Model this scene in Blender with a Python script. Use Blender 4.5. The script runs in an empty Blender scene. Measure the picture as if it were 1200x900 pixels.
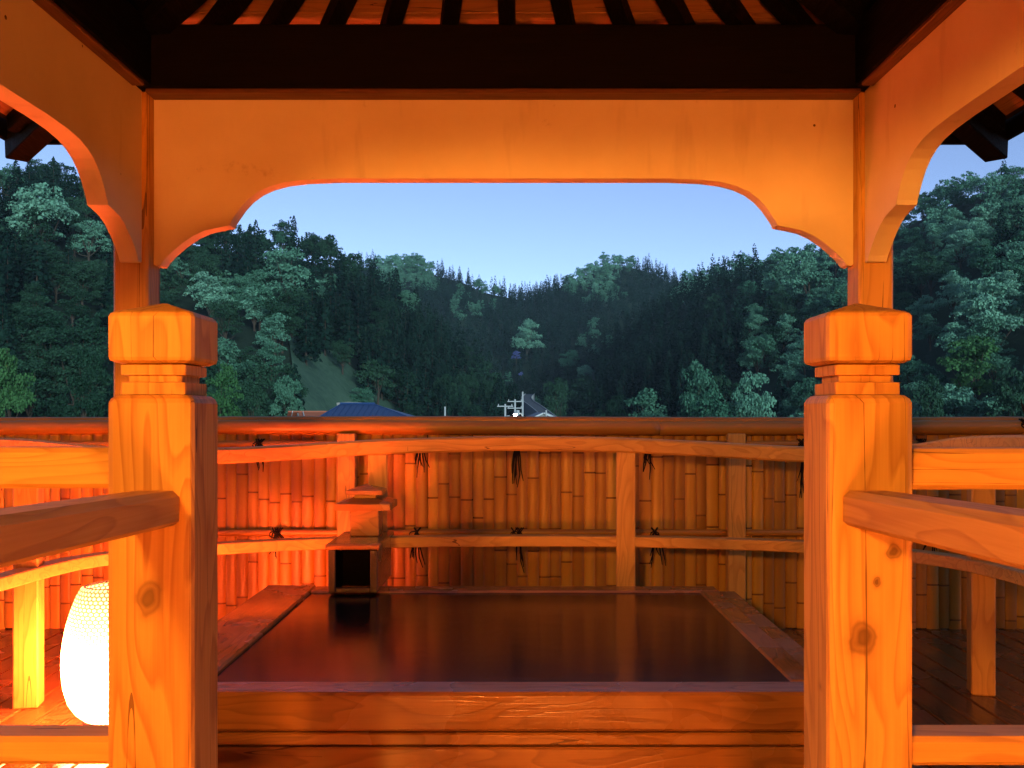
import bpy, bmesh, math, random
import numpy as np
from mathutils import Vector, Matrix

R = math.radians
random.seed(11)
rng = np.random.default_rng(11)
SC = bpy.context.scene
COL = SC.collection

# ------------------------------------------------------------------ camera
EYE = 1.30                       # eye height over the deck (deck top = z 0)
F, CX, CY = 1100.0, 606.0, 484.0  # focal length and vanishing point on a 1200x900 frame
cam_d = bpy.data.cameras.new("camera")
cam = bpy.data.objects.new("camera", cam_d)
COL.objects.link(cam)
cam.location = (0, 0, EYE)
cam.rotation_euler = (R(90), 0, 0)
cam_d.sensor_width = 36.0
cam_d.lens = F / 1200 * 36
cam_d.shift_x = (600 - CX) / 1200
cam_d.shift_y = (CY - 450) / 1200
cam_d.clip_start = 0.02
cam_d.clip_end = 6000
SC.camera = cam

# ------------------------------------------------------------------ world, sun, exposure
SUN_EL, SUN_ROT = R(4), R(160)
SKY_STRENGTH = 0.15
SKY_TINT = (1.62, 1.20, 1.07)
world = bpy.data.worlds.new("World")
SC.world = world
world.use_nodes = True
wn = world.node_tree
wn.nodes.clear()
w_out = wn.nodes.new("ShaderNodeOutputWorld")
w_bg = wn.nodes.new("ShaderNodeBackground")
w_sky = wn.nodes.new("ShaderNodeTexSky")
w_sky.sky_type = 'NISHITA'
w_sky.sun_disc = False
w_sky.sun_elevation = SUN_EL
w_sky.sun_rotation = SUN_ROT
w_sky.altitude = 1500
w_sky.air_density = 0.4
w_sky.dust_density = 0.0
w_sky.ozone_density = 1.5
w_mix = wn.nodes.new("ShaderNodeMix")
w_mix.data_type = 'RGBA'
w_mix.blend_type = 'MULTIPLY'
w_mix.inputs[0].default_value = 1.0
w_mix.inputs[7].default_value = (*SKY_TINT, 1)
wn.links.new(w_sky.outputs[0], w_mix.inputs[6])
wn.links.new(w_mix.outputs[2], w_bg.inputs[0])
w_bg.inputs[1].default_value = SKY_STRENGTH
wn.links.new(w_bg.outputs[0], w_out.inputs[0])

sun_d = bpy.data.lights.new("sun", 'SUN')
sun_d.energy = 2.0
sun_d.angle = R(12)
sun_d.color = (0.74, 0.97, 0.98)
sun = bpy.data.objects.new("sun", sun_d)
COL.objects.link(sun)
sun.rotation_euler = (R(90 - 9), 0, R(20))     # after-glow from behind the viewer
sun.location = (-20, -60, 30)

SC.view_settings.view_transform = 'Standard'
SC.view_settings.look = 'None'
SC.view_settings.exposure = 1.15
SC.view_settings.gamma = 1.0
SC.view_settings.use_curve_mapping = False
SC.cycles.use_denoising = True
SC.cycles.max_bounces = 6
SC.cycles.diffuse_bounces = 4
SC.cycles.glossy_bounces = 3
SC.cycles.transparent_max_bounces = 8
SC.cycles.volume_bounces = 0
SC.cycles.sample_clamp_indirect = 6.0
SC.cycles.caustics_reflective = False
SC.cycles.caustics_refractive = False

LAMP_COL = (1.0, 0.135, 0.036)      # deck lantern
PORCH_COL = (1.0, 0.39, 0.050)
DECK_LAMP = 240.0
DOOR_LAMP = 460.0
WALL_LAMP = 460.0

# ------------------------------------------------------------------ object helpers
def tag(o, label=None, cat=None, group=None, kind=None):
    if label: o["label"] = label
    if cat: o["category"] = cat
    if group: o["group"] = group
    if kind: o["kind"] = kind
    return o

def thing(name, loc, label, cat, group=None, rz=0.0):
    o = bpy.data.objects.new(name, None)
    o.empty_display_size = 0.1
    COL.objects.link(o)
    o.location = loc
    o.rotation_euler = (0, 0, rz)
    return tag(o, label, cat, group)

class MB:
    """collects geometry in world coordinates; build() links it as ONE object"""
    def __init__(s):
        s.v, s.f, s.smooth = [], [], False
    def add(s, vs, fs):
        n = len(s.v)
        s.v += [tuple(p) for p in vs]
        s.f += [tuple(i + n for i in f) for f in fs]
        return s
    def box(s, x0, x1, y0, y1, z0, z1, c=0.004):
        """box with chamfered edges"""
        c = min(c, (x1 - x0) * .45, (y1 - y0) * .45, (z1 - z0) * .45)
        bm = bmesh.new()
        vs = [bm.verts.new((x, y, z)) for x in (x0, x1) for y in (y0, y1) for z in (z0, z1)]
        for q in ((0, 1, 3, 2), (4, 6, 7, 5), (0, 4, 5, 1), (2, 3, 7, 6), (0, 2, 6, 4), (1, 5, 7, 3)):
            bm.faces.new([vs[i] for i in q])
        if c > 0:
            bmesh.ops.bevel(bm, geom=bm.edges[:], offset=c, segments=1, affect='EDGES')
        bm.verts.index_update()
        s.add([v.co[:] for v in bm.verts], [[v.index for v in f.verts] for f in bm.faces])
        bm.free()
        return s
    def xform(s, m, start=0):
        for i in range(start, len(s.v)):
            s.v[i] = tuple(m @ Vector(s.v[i]))
        return s
    def sweep(s, path, prof, up=(0, 0, 1), cap=True):
        """profile [(side, up)] carried along a polyline"""
        path = [Vector(p) for p in path]
        rings = []
        up = Vector(up)
        for i, p in enumerate(path):
            t = (path[min(i + 1, len(path) - 1)] - path[max(i - 1, 0)]).normalized()
            sd = t.cross(up)
            sd = sd.normalized() if sd.length > 1e-6 else Vector((1, 0, 0))
            u = sd.cross(t).normalized()
            rings.append([p + sd * a + u * b for a, b in prof])
        n = len(prof)
        vs = [q for r in rings for q in r]
        fs = []
        for i in range(len(rings) - 1):
            for j in range(n):
                k = (j + 1) % n
                fs.append((i * n + j, i * n + k, (i + 1) * n + k, (i + 1) * n + j))
        if cap:
            fs.append(tuple(reversed(range(n))))
            fs.append(tuple((len(rings) - 1) * n + j for j in range(n)))
        return s.add(vs, fs)
    def tube(s, path, r, n=6, cap=True):
        if not isinstance(r, (list, tuple)):
            return s.sweep(path, [(r * math.cos(2 * math.pi * k / n), r * math.sin(2 * math.pi * k / n)) for k in range(n)], (0.03, 0.05, 1), cap)
        path = [Vector(p) for p in path]
        vs, fs = [], []
        for i, p in enumerate(path):
            t = (path[min(i + 1, len(path) - 1)] - path[max(i - 1, 0)]).normalized()
            a = t.cross(Vector((0.31, 0.95, 0.05))).normalized()
            b = t.cross(a)
            for k in range(n):
                w = 2 * math.pi * k / n
                vs.append(p + (a * math.cos(w) + b * math.sin(w)) * r[i])
        for i in range(len(path) - 1):
            for k in range(n):
                j = (k + 1) % n
                fs.append((i * n + k, i * n + j, (i + 1) * n + j, (i + 1) * n + k))
        if cap:
            fs.append(tuple(range(n))); fs.append(tuple((len(path) - 1) * n + k for k in reversed(range(n))))
        return s.add(vs, fs)
    def lathe(s, prof, c, n=24, cap=True):
        vs, fs = [], []
        for r, z in prof:
            for k in range(n):
                w = 2 * math.pi * k / n
                vs.append((c[0] + r * math.cos(w), c[1] + r * math.sin(w), c[2] + z))
        for i in range(len(prof) - 1):
            for k in range(n):
                j = (k + 1) % n
                fs.append((i * n + k, i * n + j, (i + 1) * n + j, (i + 1) * n + k))
        if cap:
            fs.append(tuple(reversed(range(n)))); fs.append(tuple((len(prof) - 1) * n + k for k in range(n)))
        return s.add(vs, fs)
    def prism(s, poly, lift):
        """planar outline poly (3-D points) extruded by the vector lift"""
        n = len(poly)
        l = Vector(lift)
        vs = [Vector(p) for p in poly] + [Vector(p) + l for p in poly]
        fs = [tuple(range(n)), tuple(reversed(range(n, 2 * n)))]
        for i in range(n):
            j = (i + 1) % n
            fs.append((j, i, i + n, j + n))
        return s.add(vs, fs)
    def mesh(s, name, mat):
        me = bpy.data.meshes.new(name)
        me.from_pydata(s.v, [], s.f)
        bm = bmesh.new(); bm.from_mesh(me)
        bmesh.ops.recalc_face_normals(bm, faces=bm.faces[:])
        bm.to_mesh(me); bm.free()
        if s.smooth:
            me.polygons.foreach_set("use_smooth", [True] * len(me.polygons))
        if mat: me.materials.append(mat)
        return me
    def build(s, name, mat, parent=None, smooth=False):
        """link as one object; the vertices were given in world space"""
        s.smooth = smooth
        vs = np.array(s.v)
        lo, hi = vs.min(0), vs.max(0)
        org = Vector(((lo[0] + hi[0]) / 2, (lo[1] + hi[1]) / 2, lo[2]))
        s.v = [tuple(Vector(p) - org) for p in s.v]
        o = bpy.data.objects.new(name, s.mesh(name, mat))
        COL.objects.link(o)
        if parent is not None:
            o.parent = parent
            o.location = M_world(parent).inverted() @ org
        else:
            o.location = org
        return o

def M_world(o):
    m = Matrix.LocRotScale(o.location, o.rotation_euler, o.scale)
    return (M_world(o.parent) @ m) if o.parent else m

def rect_prof(w, h, c=0.008):
    """chamfered rectangle, centred, (side, up)"""
    a, b = w / 2, h / 2
    return [(-a + c, -b), (a - c, -b), (a, -b + c), (a, b - c), (a - c, b), (-a + c, b), (-a, b - c), (-a, -b + c)]

# ------------------------------------------------------------------ materials
class NT:
    def __init__(s, name):
        s.m = bpy.data.materials.new(name)
        s.m.use_nodes = True
        s.t = s.m.node_tree
        s.t.nodes.clear()
        s.out = s.t.nodes.new("ShaderNodeOutputMaterial")
    def n(s, typ, **kw):
        nd = s.t.nodes.new(typ)
        for k, v in kw.items():
            setattr(nd, k, v)
        return nd
    def l(s, a, b): s.t.links.new(a, b)
    def val(s, node, i, v): node.inputs[i].default_value = v
    def math(s, op, a, b=None, clamp=False):
        nd = s.n("ShaderNodeMath", operation=op, use_clamp=clamp)
        for i, x in enumerate((a, b)):
            if x is None: continue
            if isinstance(x, (int, float)): nd.inputs[i].default_value = x
            else: s.l(x, nd.inputs[i])
        return nd.outputs[0]
    def mix(s, fac, a, b, mode='MIX'):
        nd = s.n("ShaderNodeMix", data_type='RGBA', blend_type=mode)
        for i, x in ((0, fac), (6, a), (7, b)):
            if isinstance(x, (int, float)): nd.inputs[i].default_value = x
            elif isinstance(x, tuple): nd.inputs[i].default_value = (*x, 1) if len(x) == 3 else x
            else: s.l(x, nd.inputs[i])
        return nd.outputs[2]
    def ramp(s, fac, stops, interp='LINEAR'):
        nd = s.n("ShaderNodeValToRGB")
        nd.color_ramp.interpolation = interp
        el = nd.color_ramp.elements
        while len(el) < len(stops): el.new(0.5)
        for e, (p, c) in zip(el, stops):
            e.position = p
            e.color = (c, c, c, 1) if isinstance(c, (int, float)) else (*c, 1)
        s.l(fac, nd.inputs[0])
        return nd.outputs[0]
    def noise(s, vec, scale, detail=3, rough=.5, dist=0.0, dim='3D'):
        nd = s.n("ShaderNodeTexNoise", noise_dimensions=dim)
        if vec is not None: s.l(vec, nd.inputs['Vector'])
        s.val(nd, 'Scale', scale); s.val(nd, 'Detail', detail); s.val(nd, 'Roughness', rough); s.val(nd, 'Distortion', dist)
        return nd.outputs[0]
    def mapping(s, vec, scale=(1, 1, 1), loc=(0, 0, 0)):
        nd = s.n("ShaderNodeMapping")
        s.l(vec, nd.inputs[0])
        nd.inputs['Scale'].default_value = scale
        nd.inputs['Location'].default_value = loc
        return nd.outputs[0]
    def objvec(s):
        """object coordinates, shifted at random for each object"""
        tc = s.n("ShaderNodeTexCoord"); oi = s.n("ShaderNodeObjectInfo")
        sc = s.n("ShaderNodeVectorMath", operation='MULTIPLY_ADD')
        cmb = s.n("ShaderNodeCombineXYZ")
        for i, k in enumerate((37.0, 53.0, 71.0)):
            s.l(s.math('MULTIPLY', oi.outputs['Random'], k), cmb.inputs[i])
        s.l(tc.outputs['Object'], sc.inputs[0]); sc.inputs[1].default_value = (1, 1, 1); s.l(cmb.outputs[0], sc.inputs[2])
        return sc.outputs[0], oi.outputs['Random']
    def bump(s, h, strength=.3, dist=.01):
        nd = s.n("ShaderNodeBump")
        s.val(nd, 'Strength', strength); s.val(nd, 'Distance', dist)
        s.l(h, nd.inputs['Height'])
        return nd.outputs[0]
    def principled(s, color, rough=.6, spec=.4, normal=None, coat=0.0):
        nd = s.n("ShaderNodeBsdfPrincipled")
        if isinstance(color, tuple): nd.inputs['Base Color'].default_value = (*color, 1)
        else: s.l(color, nd.inputs['Base Color'])
        if isinstance(rough, (int, float)): nd.inputs['Roughness'].default_value = rough
        else: s.l(rough, nd.inputs['Roughness'])
        nd.inputs['Specular IOR Level'].default_value = spec
        if normal is not None: s.l(normal, nd.inputs['Normal'])
        s.l(nd.outputs[0], s.out.inputs[0])
        return nd

def wood(name, axis, light, dark, rough=.55, knots=.55, wet=0.0, cracks=1.0, spec=.35, grain=1.0, knots_at=()):
    """sawn timber; axis is the grain direction"""
    k = NT(name)
    vec, rnd = k.objvec()
    along = .16
    sc = [1.0, 1.0, 1.0]; sc['xyz'.index(axis)] = along
    warp = k.noise(vec, 1.7, 2, .5)
    wv = k.n("ShaderNodeVectorMath", operation='MULTIPLY_ADD')
    k.l(warp, wv.inputs[0]); wv.inputs[1].default_value = (.05, .05, .05); k.l(vec, wv.inputs[2])
    gv = k.mapping(wv.outputs[0], tuple(sc))
    # growth rings as cathedral figure
    rings = k.noise(gv, 9.0, 1.5, .5, .4)
    fig = k.math('FRACT', k.math('MULTIPLY', rings, 9.0))
    fig = k.ramp(fig, [(0, .0), (.55, .25), (.9, 1.0), (1.0, .1)])
    fine = k.noise(k.mapping(vec, tuple(x if x != along else .02 for x in sc)), 160, 3, .6)
    broad = k.noise(gv, 3.0, 2, .5)
    f = k.math('ADD', k.math('MULTIPLY', fig, .38 * grain), k.math('MULTIPLY', fine, .34 * grain))
    f = k.math('ADD', f, k.math('MULTIPLY', broad, .45))
    f = k.math('ADD', f, k.math('MULTIPLY', rnd, .18))
    f = k.math('SUBTRACT', f, .30, True)
    col = k.mix(f, light, dark)
    # knots
    sk = [5.2, 5.2, 5.2]; sk['xyz'.index(axis)] = 2.6
    vo = k.n("ShaderNodeTexVoronoi", feature='F1')
    k.l(k.mapping(wv.outputs[0], tuple(sk)), vo.inputs['Vector']); k.val(vo, 'Scale', 1.0); k.val(vo, 'Randomness', 1.0)
    d = vo.outputs['Distance']
    on = k.n("ShaderNodeSeparateColor"); k.l(vo.outputs['Color'], on.inputs[0])
    has = k.math('GREATER_THAN', on.outputs[0], 1.0 - knots)
    size = k.math('MULTIPLY_ADD', on.outputs[1], .10)
    size.node.inputs[2].default_value = .05
    kn = k.math('SUBTRACT', 1.0, k.math('DIVIDE', d, size), True)
    halo = k.math('SUBTRACT', 1.0, k.math('DIVIDE', d, k.math('MULTIPLY', size, 2.6)), True)
    kn = k.math('MULTIPLY', kn, has); halo = k.math('MULTIPLY', halo, has)
    kr = k.ramp(kn, [(0, 0), (.25, .75), (.6, .55), (1, 1)])
    drk = tuple(c * .30 for c in dark)
    col = k.mix(k.math('MULTIPLY', halo, .6), col, dark)
    col = k.mix(k.math('MULTIPLY', kr, .9), col, drk)
    if knots_at:
        tc = k.n("ShaderNodeTexCoord")
        for (kx, ky, kz, kr_) in knots_at:
            df = k.n("ShaderNodeVectorMath", operation='SUBTRACT'); k.l(tc.outputs['Object'], df.inputs[0]); df.inputs[1].default_value = (kx, ky, kz)
            wob = k.n("ShaderNodeVectorMath", operation='MULTIPLY_ADD'); k.l(k.noise(vec, 30, 2, .5), wob.inputs[0]); wob.inputs[1].default_value = (.022, .022, .022); k.l(df.outputs[0], wob.inputs[2])
            ln = k.n("ShaderNodeVectorMath", operation='LENGTH'); k.l(k.mapping(wob.outputs[0], (1, .6, .72), (-.011, -.006, -.008)), ln.inputs[0])
            dd = k.math('DIVIDE', ln.outputs['Value'], kr_)
            a = k.ramp(k.math('MULTIPLY', dd, .25), [(0, .85), (.10, .9), (.18, .62), (.235, .72), (.30, .30), (.40, .10), (.55, 0), (1, 0)])
            col = k.mix(a, col, drk)
    # drying checks: long thin dark splits
    cr = k.noise(k.mapping(vec, tuple(x if x != along else .025 for x in sc)), 17, 1, .5)
    cr = k.math('ABSOLUTE', k.math('SUBTRACT', cr, .5))
    mask = k.noise(gv, 2.2, 1, .5)
    crk = k.math('MULTIPLY', k.math('LESS_THAN', cr, k.math('MULTIPLY', k.ramp(k.noise(vec, 9, 2, .6), [(.35, 0), (.7, 1)]), .0075)), k.math('GREATER_THAN', mask, .60 - .06 * cracks))
    col = k.mix(k.math('MULTIPLY', crk, .8 * min(cracks, 1)), col, drk)
    h = k.math('SUBTRACT', k.math('ADD', k.math('MULTIPLY', fine, .5), k.math('MULTIPLY', fig, -.25)), k.math('MULTIPLY', crk, 1.2))
    nrm = k.bump(h, .28, .004)
    if wet > 0:
        w = k.noise(k.mapping(vec, (1, 1, 1)), 2.3, 3, .55)
        rg = k.ramp(w, [(.35, max(.06, rough - wet)), (.62, rough)])
        col = k.mix(k.math('MULTIPLY', k.math('SUBTRACT', .75, w, True), .9), col, dark)
    else:
        rg = k.ramp(fine, [(.3, rough - .1), (.7, rough + .1)])
    k.principled(col, rg, spec, nrm)
    return k.m

CEDAR_L, CEDAR_D = (.66, .35, .075), (.34, .13, .022)
W = {a: wood("cedar_" + a, a, CEDAR_L, CEDAR_D) for a in "xyz"}
WNL = wood("newel_cedar_lantern_side", 'z', CEDAR_L, CEDAR_D, knots=.18, cracks=2.0, grain=1.35, knots_at=[(.0, -.075, .965, .020)])
WNR = wood("newel_cedar_knotty", 'z', CEDAR_L, CEDAR_D, knots=.18, cracks=2.0, grain=1.35, knots_at=[(-.015, -.075, .893, .022), (.040, -.075, 1.048, .011), (.012, -.075, .996, .006), (-.070, -.035, .79, .008)])
WW = {a: wood("wet_cedar_" + a, a, (.42, .17, .042), (.15, .048, .013), rough=.36, wet=.26, spec=.5) for a in "xy"}
WD = wood("deck_cedar", 'y', (.26, .095, .026), (.09, .03, .010), rough=.32, wet=.22, spec=.5, knots=.3)
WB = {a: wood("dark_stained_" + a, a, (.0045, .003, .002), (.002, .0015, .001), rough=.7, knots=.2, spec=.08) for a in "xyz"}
WC = wood("ceiling_board_cedar", 'x', (.42, .19, .07), (.20, .075, .025), rough=.6, knots=.8)
WCY = wood("ceiling_board_cedar_side", 'y', (.42, .19, .07), (.20, .075, .025), rough=.6, knots=.8)

LIT_UNDER_X = wood('lit_underside_brown_x', 'x', (.16, .06, .018), (.07, .025, .008), knots=.2)  # brown stands in for warm lamplight on the black beam undersides
LIT_UNDER_Y = wood('lit_underside_brown_y', 'y', (.16, .06, .018), (.07, .025, .008), knots=.2)
def mat_plaster():
    k = NT("plaster")
    vec, rnd = k.objvec()
    a = k.noise(vec, 2.2, 5, .6)
    b = k.noise(vec, 60, 3, .6)
    c = k.noise(k.mapping(vec, (6, 6, 1.0)), 2.0, 3, .6)
    col = k.mix(k.ramp(a, [(.35, 0), (.7, 1)]), (.82, .66, .44), (.72, .55, .34))
    col = k.mix(k.math('MULTIPLY', k.ramp(c, [(.58, 0), (.75, 1)]), .35), col, (.46, .32, .19))
    blot = k.noise(vec, 5.5, 5, .75)
    col = k.mix(k.math('MULTIPLY', k.ramp(blot, [(.64, 0), (.72, 1)]), .4), col, (.44, .27, .12))
    v = k.n("ShaderNodeTexVoronoi"); k.l(vec, v.inputs[0]); k.val(v, 'Scale', 7.0)
    col = k.mix(k.math('LESS_THAN', v.outputs['Distance'], .035), col, (.16, .08, .04))
    k.principled(col, .75, .25, k.bump(k.math('ADD', b, k.math('MULTIPLY', a, 2.0)), .12, .004))
    return k.m
PLASTER = mat_plaster()

def mat_bamboo():
    k = NT("bamboo")
    vec, rnd = k.objvec()
    s = k.noise(k.mapping(vec, (40, 40, 1.2)), 1.0, 4, .6)
    b = k.noise(vec, 3.0, 3, .6)
    f = k.math('ADD', k.math('MULTIPLY', s, .5), k.math('ADD', k.math('MULTIPLY', rnd, .70), k.math('MULTIPLY', b, .45)))
    col = k.ramp(f, [(.35, (.58, .30, .034)), (.75, (.46, .215, .022)), (1.15, (.34, .145, .015))])
    k.principled(col, .42, .4, k.bump(s, .12, .002))
    return k.m
BAMBOO = mat_bamboo()
def mat_bamboo_h():
    k = NT("bamboo_lying")
    vec, rnd = k.objvec()
    s = k.noise(k.mapping(vec, (1.2, 40, 40)), 1.0, 4, .6)
    b = k.noise(vec, 2.0, 3, .6)
    f = k.math('ADD', k.math('MULTIPLY', s, .6), k.math('MULTIPLY', b, .6))
    col = k.ramp(f, [(.3, (.46, .21, .026)), (.65, (.36, .15, .018)), (.95, (.22, .085, .012))])
    k.principled(col, .4, .4, k.bump(s, .15, .002))
    return k.m
BAMBOO_H = mat_bamboo_h()

def simple(name, col, rough=.7, spec=.3, var=.0, scale=6.0, bump=0.0):
    k = NT(name)
    vec, rnd = k.objvec()
    n = k.noise(vec, scale, 4, .6)
    c = k.mix(k.math('MULTIPLY', n, var), col, tuple(x * .35 for x in col)) if var else col
    k.principled(c, rough, spec, k.bump(n, bump, .01) if bump else None)
    return k.m
NODE = simple("bamboo_node_ring", (.22, .09, .014), .6, .3, .5, 60)
ROPE = simple("black_hemp_rope", (.020, .013, .008), .9, .1, .5, 80, .4)
CHAR = simple("wet_dark_wood", (.045, .018, .008), .4, .45, .8, 60, .5)
BLACK_FILL = simple("near_black_wood", (.004, .003, .0025), .8, .05)  # near-black, hardly glossy; on the spout linings so the mouth reads black
ROOFCOV = simple("dark_roof_shingle", (.03, .025, .02), .8, .2, .5, 12, .4)
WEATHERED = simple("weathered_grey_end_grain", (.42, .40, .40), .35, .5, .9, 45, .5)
CONCRETE = simple("concrete", (.25, .24, .22), .85, .2, .4, 3, .2)
BLUEROOF = simple("blue_metal_roof", (.016, .045, .13), .5, .4, .3, 2.0)
WHITEWALL = simple("grey_house_wall", (.22, .21, .20), .8, .2, .2, 1.0)
GREYROOF = simple("grey_tile_roof", (.20, .22, .25), .6, .3, .4, 4.0)
REDROOF = simple("rust_red_roof", (.30, .09, .05), .7, .2, .4, 4.0)
POLE = simple("grey_pole", (.34, .35, .36), .7, .3, .3, 5)
METAL = simple("lamp_metal", (.03, .028, .026), .45, .5)
BARK = simple("bark", (.055, .042, .032), .9, .1, .5, 8, .5)
ASPHALT = simple("asphalt", (.10, .105, .115), .8, .2, .3, 1.0)
KERB = simple("concrete_kerb", (.45, .46, .47), .8, .2, .3, 2.0)
GLASS_DARK = simple("dark_window_glass", (.03, .035, .04), .12, .5)

def emit(name, col, strength):
    k = NT(name)
    e = k.n("ShaderNodeEmission")
    e.inputs[0].default_value = (*col, 1); e.inputs[1].default_value = strength
    k.l(e.outputs[0], k.out.inputs[0])
    return k.m
# ------------------------------------------------------------------ the deck
deck = tag(MB().box(-5.6, 5.6, -3.3, 6.2, -.30, -.045, 0).build("roof_slab", CONCRETE), kind="structure")
deck_floor = tag(MB().box(-5.2, 5.2, -3.25, 5.98, -.045, -.030, 0).build("deck", BLACK_FILL), kind="structure")
px0 = -5.1
i = 0
while px0 < 5.1:
    wdt = .135 + random.uniform(-.006, .006)
    y0 = -3.2 + random.uniform(0, .02)
    brk = random.uniform(2.6, 3.9) if abs(px0) > 1.5 else 2.2
    for a, b in ((y0, brk - .003), (brk + .003, 5.97)):
        MB().box(px0, px0 + wdt - .008, a, b, -.030, random.uniform(-.002, .002), .004).build("plank", WD, deck_floor)
    px0 += wdt
    i += 1

# ------------------------------------------------------------------ bamboo fence
FY = 5.66
fence = thing("bamboo_fence", (0, FY, 0), "tall fence of upright split bamboo canes tied with black cord behind the bath", "fence")
def cane_mesh(h, r, nodes, lean):
    mb = MB()
    zs, rs = [0.0], [1.0]
    for nz in nodes:
        zs += [nz - .011, nz - .004, nz + .001, nz + .006, nz + .013]
        rs += [1.0, 1.06, .86, 1.08, 1.0]
    zs.append(h); rs.append(.98)
    N = 7
    vs, fs = [], []
    for z, q in zip(zs, rs):
        for j in range(N):
            w = math.pi * (j / (N - 1))
            vs.append((-math.cos(w) * r * min(q, 1.0) + lean * z, -(math.sin(w) ** .8) * r * .42 * q, z))
    for i in range(len(zs) - 1):
        for j in range(N - 1):
            fs.append((i * N + j, i * N + j + 1, (i + 1) * N + j + 1, (i + 1) * N + j))
    mb.add(vs, fs)
    me = bpy.data.meshes.new("cane")
    me.from_pydata(mb.v, [], mb.f)
    me.materials.append(BAMBOO); me.materials.append(NODE)
    for p in me.polygons:
        p.use_smooth = True
        band = p.index // (N - 1)
        if band > 0 and (band - 1) % 5 in (1, 2): p.material_index = 1
    return me
cane_bank = []
for q in range(16):
    nd, z = [], random.uniform(.02, .34)
    while z < 1.14:
        nd.append(z); z += random.uniform(.24, .46)
    cane_bank.append(cane_mesh(1.185, .0372, nd, random.uniform(-.004, .004)))
x = -4.6
while x < 4.6:
    o = bpy.data.objects.new("cane", random.choice(cane_bank))
    COL.objects.link(o); o.parent = fence
    o.location = (x, random.uniform(-.004, .004), random.uniform(-.012, .008))
    s = random.uniform(.9, 1.05)
    o.scale = (s, 1, 1)
    x += .069 * s
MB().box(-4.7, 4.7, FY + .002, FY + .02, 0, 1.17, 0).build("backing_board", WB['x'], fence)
for xp in (-3.32, -1.01, 1.30, 3.61):
    MB().box(xp - .052, xp + .052, FY - .115, FY - .036, 0, 1.178, .005).build("fence_post", W['z'], fence)
# lying canes: cap of two, one rail under the cap, one at mid height
def lying(name, x0, x1, y, z, r, wob=.004):
    mb = MB()
    path, rad = [], []
    xx = x0
    nxt = x0 + random.uniform(.15, .4)
    while xx < x1:
        path.append((xx, y, z + math.sin(xx * 1.3 + r * 90) * wob)); rad.append(r * (1.07 if abs(xx - nxt) < .012 else 1))
        if xx > nxt: nxt = xx + random.uniform(.3, .45)
        xx += .02 if abs(xx - nxt) < .04 else .06
    path.append((x1, y, z + math.sin(x1 * 1.3 + r * 90) * wob)); rad.append(r)
    mb.tube(path, rad, 10)
    return mb.build(name, BAMBOO_H, fence, True)
lying("cap_cane", -4.7, .85, FY - .045, 1.212, .042)
lying("cap_cane", .853, 4.7, FY - .045, 1.210, .042)
lying("cap_cane", -4.7, 3.04, FY - .01, 1.250, .028, .003)
lying("cap_cane", 3.05, 4.7, FY - .01, 1.246, .028, .003)
for a, b in ((-4.7, -3.372), (-3.268, -1.062), (-.958, 1.248), (1.352, 3.558), (3.662, 4.7)):
    lying("rail_cane", a, b, FY - .058, 1.115, .020, .001)
    lying("rail_cane", a, b, FY - .058, .585, .020, .001)
def rope_tie(xc, zc, up=False, big=1.0):
    mb = MB()
    y = FY - .085
    for k in range(3):
        a = random.uniform(-.02, .02)
        mb.tube([(xc - .022 + a, y + .03, zc - .03), (xc - .008 + a, y - .004, zc), (xc + .018 + a, y + .03, zc + .03)], .0042, 5)
        mb.tube([(xc + .022 + a, y + .03, zc - .03), (xc + .004 + a, y - .006, zc), (xc - .018 + a, y + .03, zc + .03)], .0042, 5)
    lp = [(xc + math.cos(w) * .026 - .015, y - .012, zc + math.sin(w) * .018 - .005) for w in np.linspace(0, 6.0, 10)]
    mb.tube(lp, .004, 5)
    for k in range(random.randint(5, 8)):
        dx = random.uniform(-.035, .035); L = random.uniform(.13, .27) * big
        sg = 1 if up else -1
        mb.tube([(xc + dx * .2, y - .008, zc), (xc + dx * .7, y - .018, zc + sg * L * .35), (xc + dx + random.uniform(-.01, .01), y - .010, zc + sg * L * .7),
                 (xc + dx * 1.3 + random.uniform(-.015, .015), y - .006, zc + sg * L)], [.005, .0045, .004, .0022], 5)
    o = mb.build("rope_tie", ROPE, fence)
for xc in (-3.9, -3.05, -2.3, -1.48, -.58, .0, .80, 1.68, 2.42, 3.35):
    rope_tie(xc + random.uniform(-.05, .05), 1.115, False, random.uniform(.6, 1.25))
    rope_tie(xc + random.uniform(-.05, .08), .585, False, random.uniform(.5, 1.1))
rope_tie(3.03, 1.235, True, .8)

# ------------------------------------------------------------------ curved railing round the terrace
railing = thing("curved_railing", (0, 5.2, 0), "curved cedar railing of square posts and two rails round the terrace", "railing")
plan = [(-2.20, 1.80, .115), (-2.20, 2.8, .11), (-2.18, 3.6, .10), (-2.16, 3.95, .105), (-2.10, 4.36, .14), (-1.96, 4.60, .165), (-1.57, 4.90, .183), (-1.2, 5.06, .17), (-.78, 5.15, .147),
        (-.4, 5.195, .136), (-.03, 5.21, .128), (.3, 5.205, .131), (.61, 5.18, .138), (1.0, 5.12, .155), (1.51, 4.98, .178), (1.80, 4.80, .168), (1.98, 4.62, .150), (2.10, 4.42, .115), (2.17, 4.15, .098), (2.19, 3.8, .095), (2.20, 2.8, .11), (2.20, 1.80, .115)]
def catmull(p, n=6):
    out = []
    p = [Vector(q) for q in p]
    for i in range(len(p) - 1):
        a, b, c, d = p[max(i - 1, 0)], p[i], p[i + 1], p[min(i + 2, len(p) - 1)]
        for k in range(n):
            t = k / n
            out.append(.5 * ((2 * b) + (c - a) * t + (2 * a - 5 * b + 4 * c - d) * t * t + (3 * b - a - 3 * c + d) * t ** 3))
    out.append(p[-1])
    return out
cl = catmull(plan)
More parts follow.
